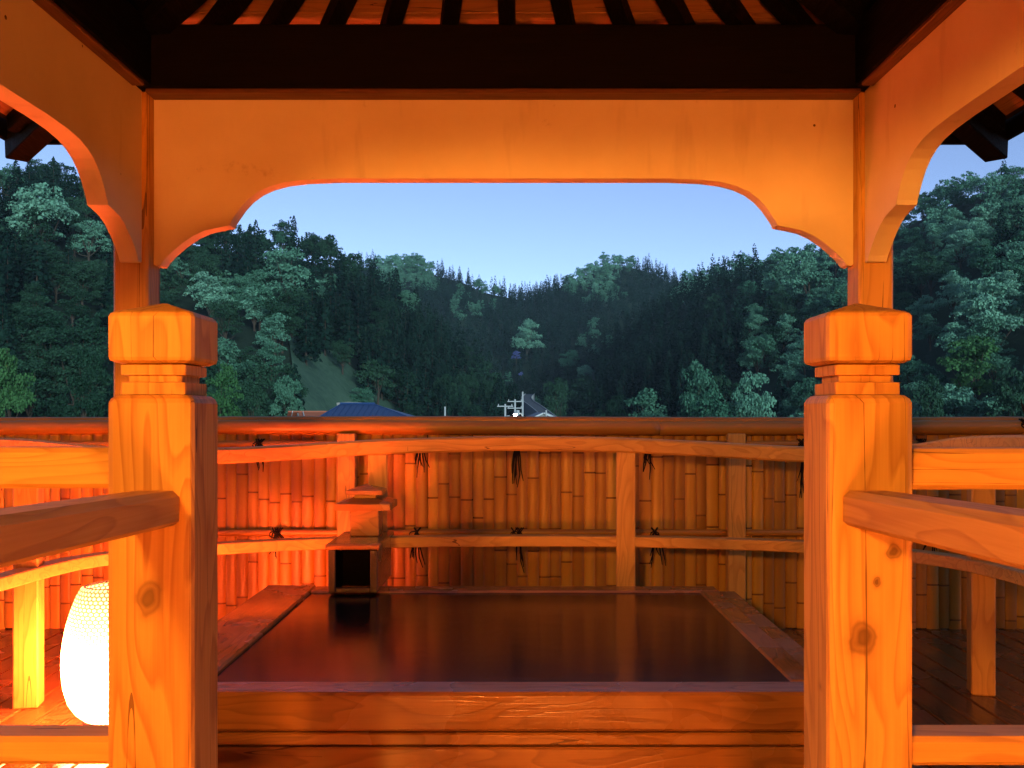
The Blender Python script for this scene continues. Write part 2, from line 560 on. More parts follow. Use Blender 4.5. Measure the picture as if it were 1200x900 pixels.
posts = [(-2.20, 1.88, 0), (-2.20, 3.05, 0), (-2.17, 4.17, R(12)), (-1.72, 4.80, R(38)), (-.765, 5.155, R(8)), (.60, 5.185, R(-6)), (1.72, 4.86, R(-34)), (2.155, 4.36, R(-14)), (2.20, 3.05, 0), (2.20, 1.88, 0)]
def near_i(px, py): return min(range(len(cl)), key=lambda i: (cl[i].x - px) ** 2 + (cl[i].y - py) ** 2)
for (px, py, rz) in posts:
    c = cl[near_i(px, py)]
    zt = EYE - c.z - .078
    mb = MB().box(-.052, .052, -.052, .052, 0, zt, .006)
    mb.xform(Matrix.Translation((px, py, 0)) @ Matrix.Rotation(rz, 4, 'Z'))
    mb.build("post", W['z'], railing)
ids = [near_i(p[0], p[1]) for p in posts]
cuts = [0] + [i for i in ids if 0 < i < len(cl) - 1] + [len(cl) - 1]
# one continuous bent top rail in three lengths, mid rails housed between the posts
for a, b in ((0, ids[3]), (ids[3], ids[6]), (ids[6], len(cl) - 1)):
    MB().sweep([(p.x, p.y, EYE - p.z - .040) for p in cl[a:b + 1]], rect_prof(.105, .080, .010)).build("top_rail", W['x'], railing)
for a, b in zip(cuts[:-1], cuts[1:]):
    if b - a > 1:
        MB().sweep([(p.x, p.y, .593) for p in cl[a:b + 1]], rect_prof(.085, .058, .005)).build("mid_rail", W['x'], railing)

# ------------------------------------------------------------------ bath
BX0, BX1, BY0, BY1, BZ = -1.02, .905, 3.10, 4.65, .415
bath = thing("wooden_bath", (-.06, 3.87, 0), "square sunken hot spring bath with broad wet cedar rim boards", "bath")
MB().box(BX0 - .25, BX1 + .18, 2.97, BY0, .29, BZ, .010).build("rim_board", WW['x'], bath)
MB().box(BX0 - .10, BX1 + .10, BY1, BY1 + .13, .33, BZ + .004, .008).build("rim_board", WW['x'], bath)
MB().box(BX0 - .25, BX0, BY0 + .002, BY1 + .13, .33, BZ + .010, .008).build("rim_board", WW['y'], bath)
MB().box(BX1, BX1 + .10, BY0 + .002, BY1 + .13, .33, BZ + .002, .008).build("rim_board", WW['y'], bath)
MB().box(BX1 + .106, BX1 + .20, BY0 + .002, BY1 + .10, .30, BZ - .016, .008).build("rim_board", WW['y'], bath)
for z0, z1 in ((.238, .278), (.105, .232), (-.0, .100)):
    MB().box(BX0 - .24, BX1 + .17, 2.995, 3.06, z0, z1, .006).build("side_board", WW['x'], bath)
for xx0, xx1 in ((BX0 - .24, BX0 - .19), (BX1 + .12, BX1 + .17)):
    for z0, z1 in ((.20, .328), (.105, .195), (0.0, .10)):
        MB().box(xx0, xx1, 3.065, BY1 + .12, z0, min(z1, .299), .006).build("side_board", WW['y'], bath)
for z0, z1 in ((.20, .328), (0.0, .195)):
    MB().box(BX0 - .18, BX1 + .11, BY1 + .07, BY1 + .12, z0, z1, .006).build("side_board", WW['x'], bath)
MB().box(BX0 - .18, BX1 + .11, 3.07, BY1 + .06, .002, .06, 0).build("tub_floor", BLACK_FILL, bath)
def mat_water():
    k = NT("bath_water")
    tc = k.n("ShaderNodeTexCoord")
    n1 = k.noise(k.mapping(tc.outputs['Object'], (1.0, 1.6, 1)), 5.0, 3, .5)
    n2 = k.noise(tc.outputs['Object'], 26, 2, .5)
    h = k.math('ADD', n1, k.math('MULTIPLY', n2, .12))
    p = k.principled((.005, .005, .006), .16, .5, k.bump(h, .07, .012))
    p.inputs['IOR'].default_value = 1.36
    return k.m
mb = MB()
gx, gy = 24, 20
vs = [(BX0 + (BX1 - BX0) * i / gx, BY0 + (BY1 - BY0) * j / gy, 0) for j in range(gy + 1) for i in range(gx + 1)]
fs = [(j * (gx + 1) + i, j * (gx + 1) + i + 1, (j + 1) * (gx + 1) + i + 1, (j + 1) * (gx + 1) + i) for j in range(gy) for i in range(gx)]
mb.add([(a, b, BZ - .006) for a, b, c in vs], fs)
tag(mb.build("water", mat_water()), kind="structure")

# spout box at the back of the bath
sp = thing("spout_box", (-.80, 4.85, BZ), "wooden hot water spout box with dark mouth and tiered lid on bath rim", "spout")
sx0, sx1, sy0, sy1 = -.924, -.682, 4.585, 5.085
MB().box(sx0, sx0 + .030, sy0 + .012, sy1, BZ + .006, .632, .003).build("side_panel", WW['y'], sp)
MB().box(sx1 - .030, sx1, sy0 + .012, sy1, BZ + .006, .632, .003).build("side_panel", WW['y'], sp)
MB().box(sx0 + .001, sx0 + .036, sy0, sy0 + .011, BZ + .006, .631, .003).build("mouth_jamb", CHAR, sp)
MB().box(sx1 - .036, sx1 - .001, sy0, sy0 + .011, BZ + .006, .631, .003).build("mouth_jamb", CHAR, sp)
MB().box(sx0 + .037, sx1 - .037, sy0 + .002, sy0 + .03, BZ + .006, BZ + .030, .003).build("sill", CHAR, sp)
MB().box(sx0 + .031, sx0 + .037, sy0 + .013, sy0 + .20, BZ + .006, .631, 0).build("lining", BLACK_FILL, sp)
MB().box(sx1 - .037, sx1 - .031, sy0 + .013, sy0 + .20, BZ + .006, .631, 0).build("lining", BLACK_FILL, sp)
MB().box(sx0 + .038, sx1 - .038, sy0 + .18, sy0 + .20, BZ + .006, .631, 0).build("back_panel", BLACK_FILL, sp)
MB().box(sx0 - .012, sx1 + .014, sy0 - .014, sy1 + .02, .633, .660, .006).build("lid", WW['x'], sp)
MB().box(-.866, -.716, 4.86, 5.01, .661, .800, .004).build("upper_box", WW['x'], sp)
def tier(z0, zt, z1, cx, cy, hw, tw):
    mb = MB()
    vs = [(cx + a * hw, cy + b * hw, z) for z in (z0, zt) for a, b in ((-1, -1), (1, -1), (1, 1), (-1, 1))] + [(cx + a * tw, cy + b * tw, z1) for a, b in ((-1, -1), (1, -1), (1, 1), (-1, 1))]
    fs = [(3, 2, 1, 0), (8, 9, 10, 11)] + [(i + o, (i + 1) % 4 + o, (i + 1) % 4 + 4 + o, i + 4 + o) for o in (0, 4) for i in range(4)]
    return mb.add(vs, fs)
tier(.801, .833, .856, -.791, 4.935, .142, .072).build("lower_roof", WW['x'], sp)
MB().box(-.848, -.734, 4.878, 4.992, .857, .876, .003).build("neck", W['x'], sp)
tier(.877, .898, .926, -.791, 4.935, .092, .003).build("upper_roof", WW['x'], sp)

# ------------------------------------------------------------------ newel posts, handrails and cross rails
def newel(x0, name_label, WN, yf=1.70):
    t = thing("newel_post", (x0 + .075, yf + .075, 0), name_label, "post", "newel posts of the gazebo entrance")
    c = .013
    def ring(x0, x1, y0, y1, z, cc):
        e = cc * .29
        return [(x0 + cc, y0, z), (x1 - cc, y0, z), (x1 - e, y0 + e, z), (x1, y0 + cc, z), (x1, y1 - cc, z), (x1 - e, y1 - e, z), (x1 - cc, y1, z), (x0 + cc, y1, z), (x0 + e, y1 - e, z), (x0, y1 - cc, z), (x0, y0 + cc, z), (x0 + e, y0 + e, z)]
    NW = .157
    def stack(levels):
        mb = MB()
        vs, fs = [], []
        for ins, z, cc in levels:
            vs += ring(x0 + ins, x0 + NW - ins, yf + ins, yf + NW - ins, z, cc)
        n = len(levels)
        for i in range(n - 1):
            for j in range(12):
                k = (j + 1) % 12
                fs.append((i * 12 + j, i * 12 + k, (i + 1) * 12 + k, (i + 1) * 12 + j))
        fs += [tuple(reversed(range(12))), tuple((n - 1) * 12 + j for j in range(12))]
        return mb.add(vs, fs)
    stack([(0, 0, c), (0, 1.318, c), (.003, 1.326, c), (.010, 1.3325, c), (.018, 1.3335, c)]).build("shaft", WN, t)
    stack([(.0185, 1.334, .004), (.0185, 1.356, .004), (.029, 1.357, .004), (.029, 1.369, .004), (.0185, 1.370, .004), (.0185, 1.388, .004), (.026, 1.391, .004)]).build("neck", WN, t)
    stack([(.012, 1.3915, c), (.002, 1.396, c), (0, 1.402, c), (0, 1.476, c), (.003, 1.482, c), (.009, 1.486, c), (.074, 1.507, .002)]).build("cap", WN, t)
    return t
NLx, NRx = -.7455, .5635
newel(NLx, "chunky cedar newel post with pyramid cap, beside the glowing lantern", WNL)
newel(NRx, "chunky cedar newel post with pyramid cap and large dark knot, away from lantern", WNR)
# handrails running back along the entrance
def handrail(x0, x1, label):
    slope = -.030
    ya, yb = 1.704, -1.10
    prof = [(-(x1 - x0) / 2 + .009, -.0315), ((x1 - x0) / 2 - .009, -.0315), ((x1 - x0) / 2, -.024), ((x1 - x0) / 2, .020), ((x1 - x0) / 2 - .012, .0315), (-(x1 - x0) / 2 + .012, .0315), (-(x1 - x0) / 2, .020), (-(x1 - x0) / 2, -.024)]
    zc = 1.128
    t = thing("handrail", ((x0 + x1) / 2, 1.0, 0), label, "handrail", "handrails of the gazebo entrance")
    MB().sweep([((x0 + x1) / 2, ya, zc), ((x0 + x1) / 2, yb, zc - slope * (ya - yb))], prof).build("rail", W['y'], t)
    xm = (x0 + x1) / 2
    MB().box(xm - .05, xm + .05, yb - .10, yb, 0, 1.36, .01).build("post", W['z'], t)
handrail(-.700, -.612, "thick cedar handrail let into the newel beside the glowing lantern")
handrail(.590, .680, "thick cedar handrail let into the knotty newel away from lantern")
# cross rails from the newels out to the terrace railing
def cross(x0, x1, z0, z1, y0, y1, label):
    o = MB().box(x0, x1, y0, y1, z0, z1, .009).build("cross_rail", W['x'])
    tag(o, label, "rail", "cross rails beside the newel posts")
cross(-2.147, NLx + .002, 1.160, 1.236, 1.735, 1.815, "upper cross rail from the newel beside the lantern")
cross(NRx + .155, 2.147, 1.158, 1.234, 1.735, 1.815, "upper cross rail from the knotty newel away from lantern")
cross(-2.147, NLx + .002, .648, .700, 1.735, 1.815, "lower cross rail in front of the lantern")
cross(NRx + .155, 2.147, .646, .700, 1.735, 1.815, "lower cross rail above the dark deck planks")

# ------------------------------------------------------------------ gazebo
GX0, GX1, GY0, GY1 = -1.163, 1.080, .630, 2.873        # pillar axes
gz = thing("gazebo", ((GX0 + GX1) / 2, (GY0 + GY1) / 2, 0), "open gazebo with plastered arch panels on cedar pillars under dark hipped roof", "gazebo")
def pillar(cx, cy):
    MB().box(cx - .0525, cx + .0525, cy - .0525, cy + .0525, 0, 2.268, .007).build("pillar", W['z'], gz)
for cx in (GX0, GX1):
    for cy in (GY0, GY1): pillar(cx, cy)
# arch outline along u (0..span), heights z
ZT, ZF = 2.268, 2.0175
half = [(0, 1.755), (.006, 1.750), (.020, 1.752), (.030, 1.768), (.052, 1.790), (.085, 1.818), (.120, 1.842), (.155, 1.858), (.190, 1.866), (.232, 1.874),
        (.236, 1.886), (.248, 1.904), (.266, 1.930), (.290, 1.956), (.320, 1.978), (.355, 1.994), (.400, 2.006), (.460, 2.0135), (.560, 2.0175)]
def arch_outline(span):
    o = list(half) + [(span - u, z) for u, z in reversed(half)]
    return o + [(span, ZT), (0, ZT)]
px0, px1 = GX0 + .0525, GX1 - .0525
py0, py1 = GY0 + .0525, GY1 - .0525
TH = .058
for yy in (GY1 - .003, GY0 - TH + .003):
    MB().prism([(px0 + u, yy, z) for u, z in arch_outline(px1 - px0)], (0, TH, 0)).build("arch_panel", PLASTER, gz)
for xx in (GX0 + .035 - TH, GX1 - .035):
    MB().prism([(xx, py0 + u, z) for u, z in arch_outline(py1 - py0)], (TH, 0, 0)).build("arch_panel", PLASTER, gz)
# dark wall plates on the panels
BZ0, BZ1 = 2.270, 2.462
BW = .13
for yy in (GY1 - .073, GY0 + .073 - BW):
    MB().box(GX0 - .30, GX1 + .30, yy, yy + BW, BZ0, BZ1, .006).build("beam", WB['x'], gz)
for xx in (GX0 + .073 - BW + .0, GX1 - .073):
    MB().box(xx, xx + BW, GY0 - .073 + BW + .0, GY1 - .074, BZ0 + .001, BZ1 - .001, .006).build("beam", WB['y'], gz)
for q in ((px0, px1, GY1 - .072, GY1 - .004), (px0, px1, GY0 + .004, GY0 + .072)):
    MB().box(q[0], q[1], q[2], q[3], 2.256, 2.2695, .003).build("lit_underside_strip", LIT_UNDER_X, gz)  # added strips: lamplit look of the beam undersides put into colour
for q in ((GX0 + .036, GX0 + .073, py0, py1), (GX1 - .073, GX1 - .036, py0, py1)):
    MB().box(q[0], q[1], q[2] + .075, q[3] - .075, 2.2565, 2.2695, .003).build("lit_underside_strip", LIT_UNDER_Y, gz)
# roof
gcx, gcy = (GX0 + GX1) / 2, (GY0 + GY1) / 2
HS = (GX1 - GX0) / 2
EV = HS + .74
PIT = .165
def roofz(d):            # underside of rafters at distance d from the centre (plan, along the face normal)
    return BZ1 + (HS - d) * PIT
def fxy(side, a, d):
    if side == 0: return (gcx + a, gcy + d)
    if side == 1: return (gcx - d, gcy + a)
    if side == 2: return (gcx - a, gcy - d)
    return (gcx + d, gcy - a)
RH = .062
# boarded ceiling, board by board, four sides
roof_top = MB()
zt = lambda d: roofz(d) + RH + .022
apex = (gcx, gcy, zt(0) + .09)
cor = [(gcx + a * (EV + .06), gcy + b * (EV + .06), zt(EV + .06) + .012) for a, b in ((-1, -1), (1, -1), (1, 1), (-1, 1))]
low = [(c[0], c[1], c[2] - .03) for c in cor]
roof_top.add(cor + [apex], [(0, 1, 4), (1, 2, 4), (2, 3, 4), (3, 0, 4)])
cover = roof_top.build("roof_covering", ROOFCOV, gz)
for c in range(4):
    a, b = Vector(cor[c]), Vector(cor[(c + 1) % 4])
    t = (b - a).normalized(); nrm = Vector((t.y, -t.x, 0))
    MB().prism([a + nrm * .003 + Vector((0, 0, .004)), b + nrm * .003 + Vector((0, 0, .004)), b + nrm * .003 + Vector((0, 0, -.07)), a + nrm * .003 + Vector((0, 0, -.07))], nrm * .022).build("fascia", WB['x'], cover)
for side in range(4):
    d = .10
    while d < EV:
        d1 = min(d + .128, EV)
        def pt(a, dd, up): 
            x_, y_ = fxy(side, a, dd); return (x_, y_, roofz(dd) + RH + up)
        q = [pt(-d, d, .001), pt(d, d, .001), pt(d1 - .006, d1 - .006, .001), pt(-d1 + .006, d1 - .006, .001)]
        MB().prism(q, (0, 0, .014)).build("ceiling_board", WC if side in (0, 2) else WCY, cover)
        d = d1
    # fan rafters
    for k in range(-6, 7):
        ae = k * .178 + (.012 if side == 0 else 0)
        if abs(ae) > HS: continue
        sc = EV / HS
        pa = fxy(side, ae * .16, HS * .16); pb = fxy(side, ae * sc * .985, EV * .985)
        prof = rect_prof(.050, RH, .003)
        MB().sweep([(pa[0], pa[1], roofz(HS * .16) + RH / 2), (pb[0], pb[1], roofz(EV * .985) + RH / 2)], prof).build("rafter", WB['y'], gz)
for a, b in ((-1, -1), (1, -1), (1, 1), (-1, 1)):
    d0, d1 = .12, EV + .05
    dv = Vector((a, b, -PIT)).normalized(); e0 = Vector((gcx + a * d1, gcy + b * d1, roofz(d1) + .005))
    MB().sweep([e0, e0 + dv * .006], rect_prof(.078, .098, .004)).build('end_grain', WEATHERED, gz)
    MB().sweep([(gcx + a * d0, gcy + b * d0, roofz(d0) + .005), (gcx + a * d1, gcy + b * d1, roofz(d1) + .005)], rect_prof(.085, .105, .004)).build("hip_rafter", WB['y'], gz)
MB().lathe([(.09, roofz(0) - .20), (.11, roofz(0) - .16), (.11, roofz(0) + .08)], (gcx, gcy, 0), 8).build("roof_boss", WB['z'], gz)

# ------------------------------------------------------------------ lantern on the deck
def mat_lantern(power, colour):
    k = NT("lantern_weave")
    tc = k.n("ShaderNodeTexCoord")
    sep = k.n("ShaderNodeSeparateXYZ"); k.l(tc.outputs['Object'], sep.inputs[0])
    ang = k.math('ARCTAN2', sep.outputs[1], sep.outputs[0])
    u = k.math('MULTIPLY', ang, 44 / (2 * math.pi)); v = k.math('MULTIPLY', sep.outputs[2], 68.0)
    row = k.math('FLOOR', v)
    off = k.math('MULTIPLY', k.math('MODULO', row, 2.0), .5)
    fu = k.math('ABSOLUTE', k.math('SUBTRACT', k.math('FRACT', k.math('ADD', u, off)), .5))
    fv = k.math('ABSOLUTE', k.math('SUBTRACT', k.math('FRACT', v), .5))
    cell = k.math('LESS_THAN', k.math('ADD', k.math('MULTIPLY', fu, fu), k.math('MULTIPLY', k.math('MULTIPLY', fv, fv), .8)), .135)
    # bulb sits low in the shade: the glow falls off with height on the shade
    h = k.math('SUBTRACT', sep.outputs[2], .20)
    fall = k.math('DIVIDE', 1.0, k.math('ADD', 1.0, k.math('MULTIPLY', k.math('MULTIPLY', h, h), 34.0)))
    fall = k.math('MULTIPLY', fall, fall)
    weave = k.math('ADD', k.math('MULTIPLY', cell, .85), .15)
    e = k.n("ShaderNodeEmission")
    e.inputs[0].default_value = (*colour, 1)
    k.l(k.math('MULTIPLY', k.math('MULTIPLY', weave, fall), power), e.inputs[1])
    k.l(e.outputs[0], k.out.inputs[0])
    return k.m
def lantern(LX, LY, power, colour, label):
    lan = thing("lantern", (LX, LY, 0), label, "lantern")
    MB().lathe([(.118, .012), (.150, .040), (.178, .085), (.196, .150), (.203, .215), (.203, .290), (.196, .350), (.185, .410), (.168, .470), (.148, .525), (.128, .562), (.116, .568)], (LX, LY, 0.004), 44, False).build("shade", mat_lantern(power, colour), lan, True)
    MB().lathe([(.120, 0.002), (.122, .012), (.117, .018)], (LX, LY, 0), 24).build("base", METAL, lan)
    MB().lathe([(.114, .566), (.117, .572), (.110, .574)], (LX, LY, 0), 32, False).build("top_ring", METAL, lan)
lantern(-1.71, 3.98, DECK_LAMP, LAMP_COL, "glowing egg shaped woven lantern standing on the deck by the bath")
lantern(.10, -2.1, DOOR_LAMP, (1.0, .27, .042), "glowing egg shaped woven lantern by the inn door")

# ------------------------------------------------------------------ unseen inn added behind the terrace to block sky and sun, with its porch lamp
GZ_INN = -9.0
inn = thing("added_inn_screen", (0, -3.6, 0), "added plank inn wall with sliding door, blocking sky behind the terrace", "building")
MB().box(-12, 16, -3.55, -3.35, GZ_INN, 4.2, 0).build("wall", WB['z'], inn)  # unseen wall, added and widened to keep sky and low sun off the deck
MB().box(-12.3, 16.3, -3.6, -2.75, 4.21, 4.35, .02).build("eave", WB['x'], inn)
MB().box(-5.6, 5.6, -3.345, -.85, 2.80, 2.92, .01).build("porch_roof", WB['x'], inn)
for xx in (-4.4, -2.6, 2.6, 4.4):
    MB().box(xx - .06, xx + .06, -1.06, -.94, 0, 2.798, .01).build("porch_post", W['z'], inn)
MB().box(-.85, .85, -3.345, -3.31, 0, 2.05, .01).build("door", W['z'], inn)
PLx, PLy, PLz = -1.00, -1.60, 1.98
pl = thing("porch_lamp", (PLx, PLy, PLz - .15), "round glowing pendant lamp hanging under the inn porch roof", "lamp")
k = emit("porch_globe", PORCH_COL, WALL_LAMP)
MB().lathe([(.13 * math.sin(w), -.13 * math.cos(w)) for w in np.linspace(.15, math.pi - .15, 10)], (PLx, PLy, PLz), 16).build("globe", k, pl, True)
MB().tube([(PLx, PLy, PLz + .12), (PLx, PLy, 2.80)], .008, 6).build("cord", METAL, pl)
MB().lathe([(.05, .12), (.045, .16), (.02, .18)], (PLx, PLy, PLz), 12).build("cap", METAL, pl)

# ================================================================== the valley
GZ = -9.0                                    # valley floor, well below the roof terrace
def at(u, y, z):                             # image pixel at a chosen depth -> metres
    return Vector(((u - CX) * z / F, z, EYE + (CY - y) * z / F))
def interp(x, pts):
    if x <= pts[0][0]: return pts[0][1]
    for (a, b), (c, d) in zip(pts[:-1], pts[1:]):
        if x <= c:
            t = (x - a) / (c - a)
            return b + (d - b) * t
    return pts[-1][1]

def mat_ground(name, c1, c2, scale):
    k = NT(name)
    g = k.n("ShaderNodeNewGeometry")
    n = k.noise(g.outputs['Position'], scale, 6, .65)
    m = k.noise(g.outputs['Position'], scale * 14, 4, .7)
    col = k.mix(k.ramp(k.math('ADD', k.math('MULTIPLY', n, .6), k.math('MULTIPLY', m, .4)), [(.38, 0), (.62, 1)]), c1, c2)
    k.principled(col, .95, .1, k.bump(m, .8, .4))
    return k.m
GRASS = mat_ground("hill_grass", (.035, .075, .050), (.075, .135, .085), .06)
FLOOR = mat_ground("valley_ground", (.012, .026, .017), (.022, .040, .024), .05)

mb = MB()
ring = [(0, 40, GZ)] + [(1300 * math.cos(w), 1300 * math.sin(w), GZ) for w in np.linspace(0, 2 * math.pi, 48, endpoint=False)]
mb.add(ring, [(0, i + 1, (i + 1) % 48 + 1) for i in range(48)])
tag(mb.build("ground", FLOOR), kind="structure")

class Hill:
    def __init__(s, sky, zs, zb, p, th, seed):
        s.sky, s.zs, s.zb, s.p, s.th, s.seed = sky, zs, zb, p, th, seed
    def surf(s, u, t):
        zs, zb = interp(u, s.zs), interp(u, s.zb)
        z = zb + (zs - zb) * t
        top = EYE + (CY - interp(u, s.sky)) * zs / F - s.th
        tt = min(t, 1.0)
        h = GZ + (top - GZ) * (tt ** s.p)
        if t > 1: h -= (t - 1) * (zs - zb) * .55
        x = (u - CX) * z / F
        h += (math.sin(x * .061 + s.seed) * math.cos(z * .047 + s.seed * 2) * 2.2 + math.sin(x * .17 + z * .13 + s.seed) * .8) * min(1, 4 * tt)
        return Vector((x, z, h))
    def proj_y(s, u, t):
        p = s.surf(u, t)
        return CY - (p.z - EYE) * F / p.y
    def t_for(s, u, y):
        best = min((abs(s.proj_y(u, k / 300) - y), k / 300) for k in range(301))
        return best[1]
    def build(s, name, u0, u1, nu, nt, mat):
        vs = [s.surf(u0 + (u1 - u0) * i / nu, 1.35 * j / nt) for j in range(nt + 1) for i in range(nu + 1)]
        fs = [(j * (nu + 1) + i, j * (nu + 1) + i + 1, (j + 1) * (nu + 1) + i + 1, (j + 1) * (nu + 1) + i) for j in range(nt) for i in range(nu)]
        return tag(MB().add(vs, fs).build(name, mat, None, True), kind="structure")

L1 = Hill([(-600, 60), (-200, 130), (0, 185), (60, 192), (120, 222), (200, 246), (275, 256), (330, 264), (400, 288), (450, 325), (500, 362), (550, 405), (590, 442), (620, 476), (660, 500)],
          [(-600, 190), (0, 230), (280, 270), (450, 300), (620, 320)], [(-600, 60), (0, 85), (340, 105), (450, 150), (620, 240)], 1.0, 9.0, 1.0)
L3 = Hill([(560, 505), (620, 478), (660, 440), (700, 402), (760, 352), (800, 326), (850, 304), (900, 292), (950, 280), (1000, 268), (1060, 240), (1110, 212), (1150, 192), (1200, 184), (1500, 120), (1900, 60)],
          [(560, 480), (700, 430), (850, 390), (1000, 330), (1200, 270), (1900, 200)], [(560, 320), (700, 250), (850, 170), (1000, 130), (1200, 105), (1900, 70)], 1.0, 9.0, 4.0)
L2 = Hill([(250, 300), (380, 304), (440, 298), (485, 293), (520, 311), (560, 326), (595, 334), (625, 332), (660, 319), (700, 302), (735, 297), (775, 307), (800, 316), (860, 304), (1000, 280)],
          [(250, 680), (1000, 720)], [(250, 380), (620, 400), (1000, 480)], .85, 9.0, 7.0)
L1.build("hill_above_blue_roof", -620, 680, 90, 40, FLOOR)
rows = []
for j in range(19):
    y = 398 + j * 6
    ua, ub = 340 + (y - 410) * .12, 388 + (y - 410) * 1.15
    row = []
    for i in range(11):
        u = ua + (ub - ua) * i / 10
        p = L1.surf(u, L1.t_for(u, y)); p.z += .35 + .25 * math.sin(p.y * .9) ; row.append(p)
    rows.append(row)
tag(MB().add([p for r in rows for p in r], [(j * 11 + i, j * 11 + i + 1, (j + 1) * 11 + i + 1, (j + 1) * 11 + i) for j in range(18) for i in range(10)]).build("grassy_slope", GRASS, None, True), kind="structure")
L3.build("hill_across_valley", 540, 1900, 90, 40, FLOOR)
L2.build("hill_at_valley_head", 240, 1000, 70, 40, FLOOR)

# ------------------------------------------------------------------ trees
def foliage(name, c1, c2, c3, scale=.35):
    k = NT(name)
    g = k.n("ShaderNodeNewGeometry")
    oi = k.n("ShaderNodeObjectInfo")
    n = k.noise(g.outputs['Position'], scale, 3, .6)
    w = k.n("ShaderNodeTexWhiteNoise", noise_dimensions='1D')
    k.l(g.outputs['Random Per Island'], w.inputs['W'])
    big = k.noise(g.outputs['Position'], .055, 2, .5)
    f = k.math('ADD', k.math('MULTIPLY', n, .35), k.math('MULTIPLY', g.outputs['Random Per Island'], .35))
    f = k.math('ADD', f, k.math('MULTIPLY', k.math('SUBTRACT', big, .5), .9))
    f = k.math('ADD', f, k.math('MULTIPLY', oi.outputs['Random'], .30))
    col = k.ramp(f, [(.22, c1), (.48, c2), (.80, c3)])
    d = k.n("ShaderNodeBsdfDiffuse"); k.l(col, d.inputs[0])
    tr = k.n("ShaderNodeBsdfTranslucent"); k.l(col, tr.inputs[0])
    mx = k.n("ShaderNodeMixShader"); mx.inputs[0].default_value = .22
    k.l(d.outputs[0], mx.inputs[1]); k.l(tr.outputs[0], mx.inputs[2])
    k.l(mx.outputs[0], k.out.inputs[0])
    return k.m
FOL = {
    'cedar': foliage("cedar_needles", (.003, .012, .010), (.007, .024, .018), (.015, .040, .028)),
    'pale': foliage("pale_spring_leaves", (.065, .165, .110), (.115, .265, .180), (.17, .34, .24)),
    'mid': foliage("green_leaves", (.028, .088, .055), (.054, .145, .092), (.095, .215, .140)),
    'dark': foliage("dark_leaves", (.010, .032, .020), (.020, .055, .033), (.036, .085, .050)),
    'lime': foliage("fresh_green_leaves", (.028, .085, .032), (.046, .125, .045), (.070, .165, .060)),
    'violet': foliage("violet_blossom", (.07, .09, .22), (.11, .13, .32), (.16, .18, .42)),
}
def quads(c, nrm, size, g, asp=1.0):
    """leaf faces centred at c, facing nrm -> (N*4, 3)"""
    n = len(c)
    nrm = nrm / np.linalg.norm(nrm, axis=1, keepdims=True)
    r = g.normal(size=(n, 3))
    a = np.cross(nrm, r); a /= np.linalg.norm(a, axis=1, keepdims=True)
    b = np.cross(nrm, a)
    s = size[:, None] * .5
    j = lambda: g.uniform(.65, 1.25, (n, 1))
    return np.stack([c + a * s * j(), c + b * s * asp * j(), c - a * s * j(), c - b * s * asp * j()], 1)

def broadleaf(nleaf, size, seed, width=9.0, height=10.5, nb=22):
    g = np.random.default_rng(seed)
    bl = []
    for k in range(nb):
        th = g.uniform(0, 2 * math.pi); v = g.uniform(0, 1)
        rr = math.sqrt(g.uniform(.0, 1)) * width * .37 * (1.0 - .55 * max(0, v - .35))
        bl.append((rr * math.cos(th), rr * math.sin(th), height * (.34 + .52 * v), width * g.uniform(.13, .22)))
    bl = np.array(bl)
    big = bl.copy()
    # each bough carries smaller tufts
    sub = []
    for b in bl:
        for q in range(7):
            v = g.normal(size=3); v /= np.linalg.norm(v); v[2] = abs(v[2]) * .9 - .15
            sub.append((*(b[:3] + v * b[3] * g.uniform(.55, 1.0)), b[3] * g.uniform(.28, .55)))
    bl = np.array(sub); nb = len(bl)
    w = bl[:, 3] ** 2
    idx = g.choice(nb, nleaf, p=w / w.sum())
    d = g.normal(size=(nleaf, 3)); d /= np.linalg.norm(d, axis=1, keepdims=True)
    d[:, 2] = np.where(d[:, 2] < -.25, -d[:, 2], d[:, 2])
    rad = bl[idx, 3] * g.choice([1.0, .86, 1.12], nleaf, p=[.55, .3, .15]) * g.uniform(.9, 1.06, nleaf)
    c = bl[idx, :3] + d * rad[:, None] * np.array([1.1, 1.1, .82])
    nr = d + g.normal(size=(nleaf, 3)) * .55
    sz = size * g.uniform(.6, 1.4, nleaf)
    return quads(c, nr, sz, g), big

def cedar(nw, per, seed, r=2.1, h=13.0):
    g = np.random.default_rng(seed)
    cs, ns, sz = [], [], []
    for k in range(nw):
        f = (k + g.uniform(0, .6)) / nw
        z = h * (.16 + .84 * f)
        rr = r * (1 - f) ** .66 * g.uniform(.85, 1.12) + .12
        for j in range(max(3, int(per * (1 - f * .45)))):
            th = g.uniform(0, 2 * math.pi)
            L = rr * g.uniform(.45, 1.05)
            d = np.array([math.cos(th), math.sin(th), 0])
            cs.append(d * L + np.array([0, 0, z - L * .42 + g.uniform(-.12, .12)]))
            ns.append(d * .75 + np.array([0, 0, .55]) + g.normal(size=3) * .35)
            sz.append((.50 + .55 * (1 - f)) * g.uniform(.7, 1.3))
    cs.append(np.array([0, 0, h])); ns.append(np.array([1, .2, 0])); sz.append(.5)
    return quads(np.array(cs), np.array(ns), np.array(sz) * (8 / per) ** .35, g, 1.35)

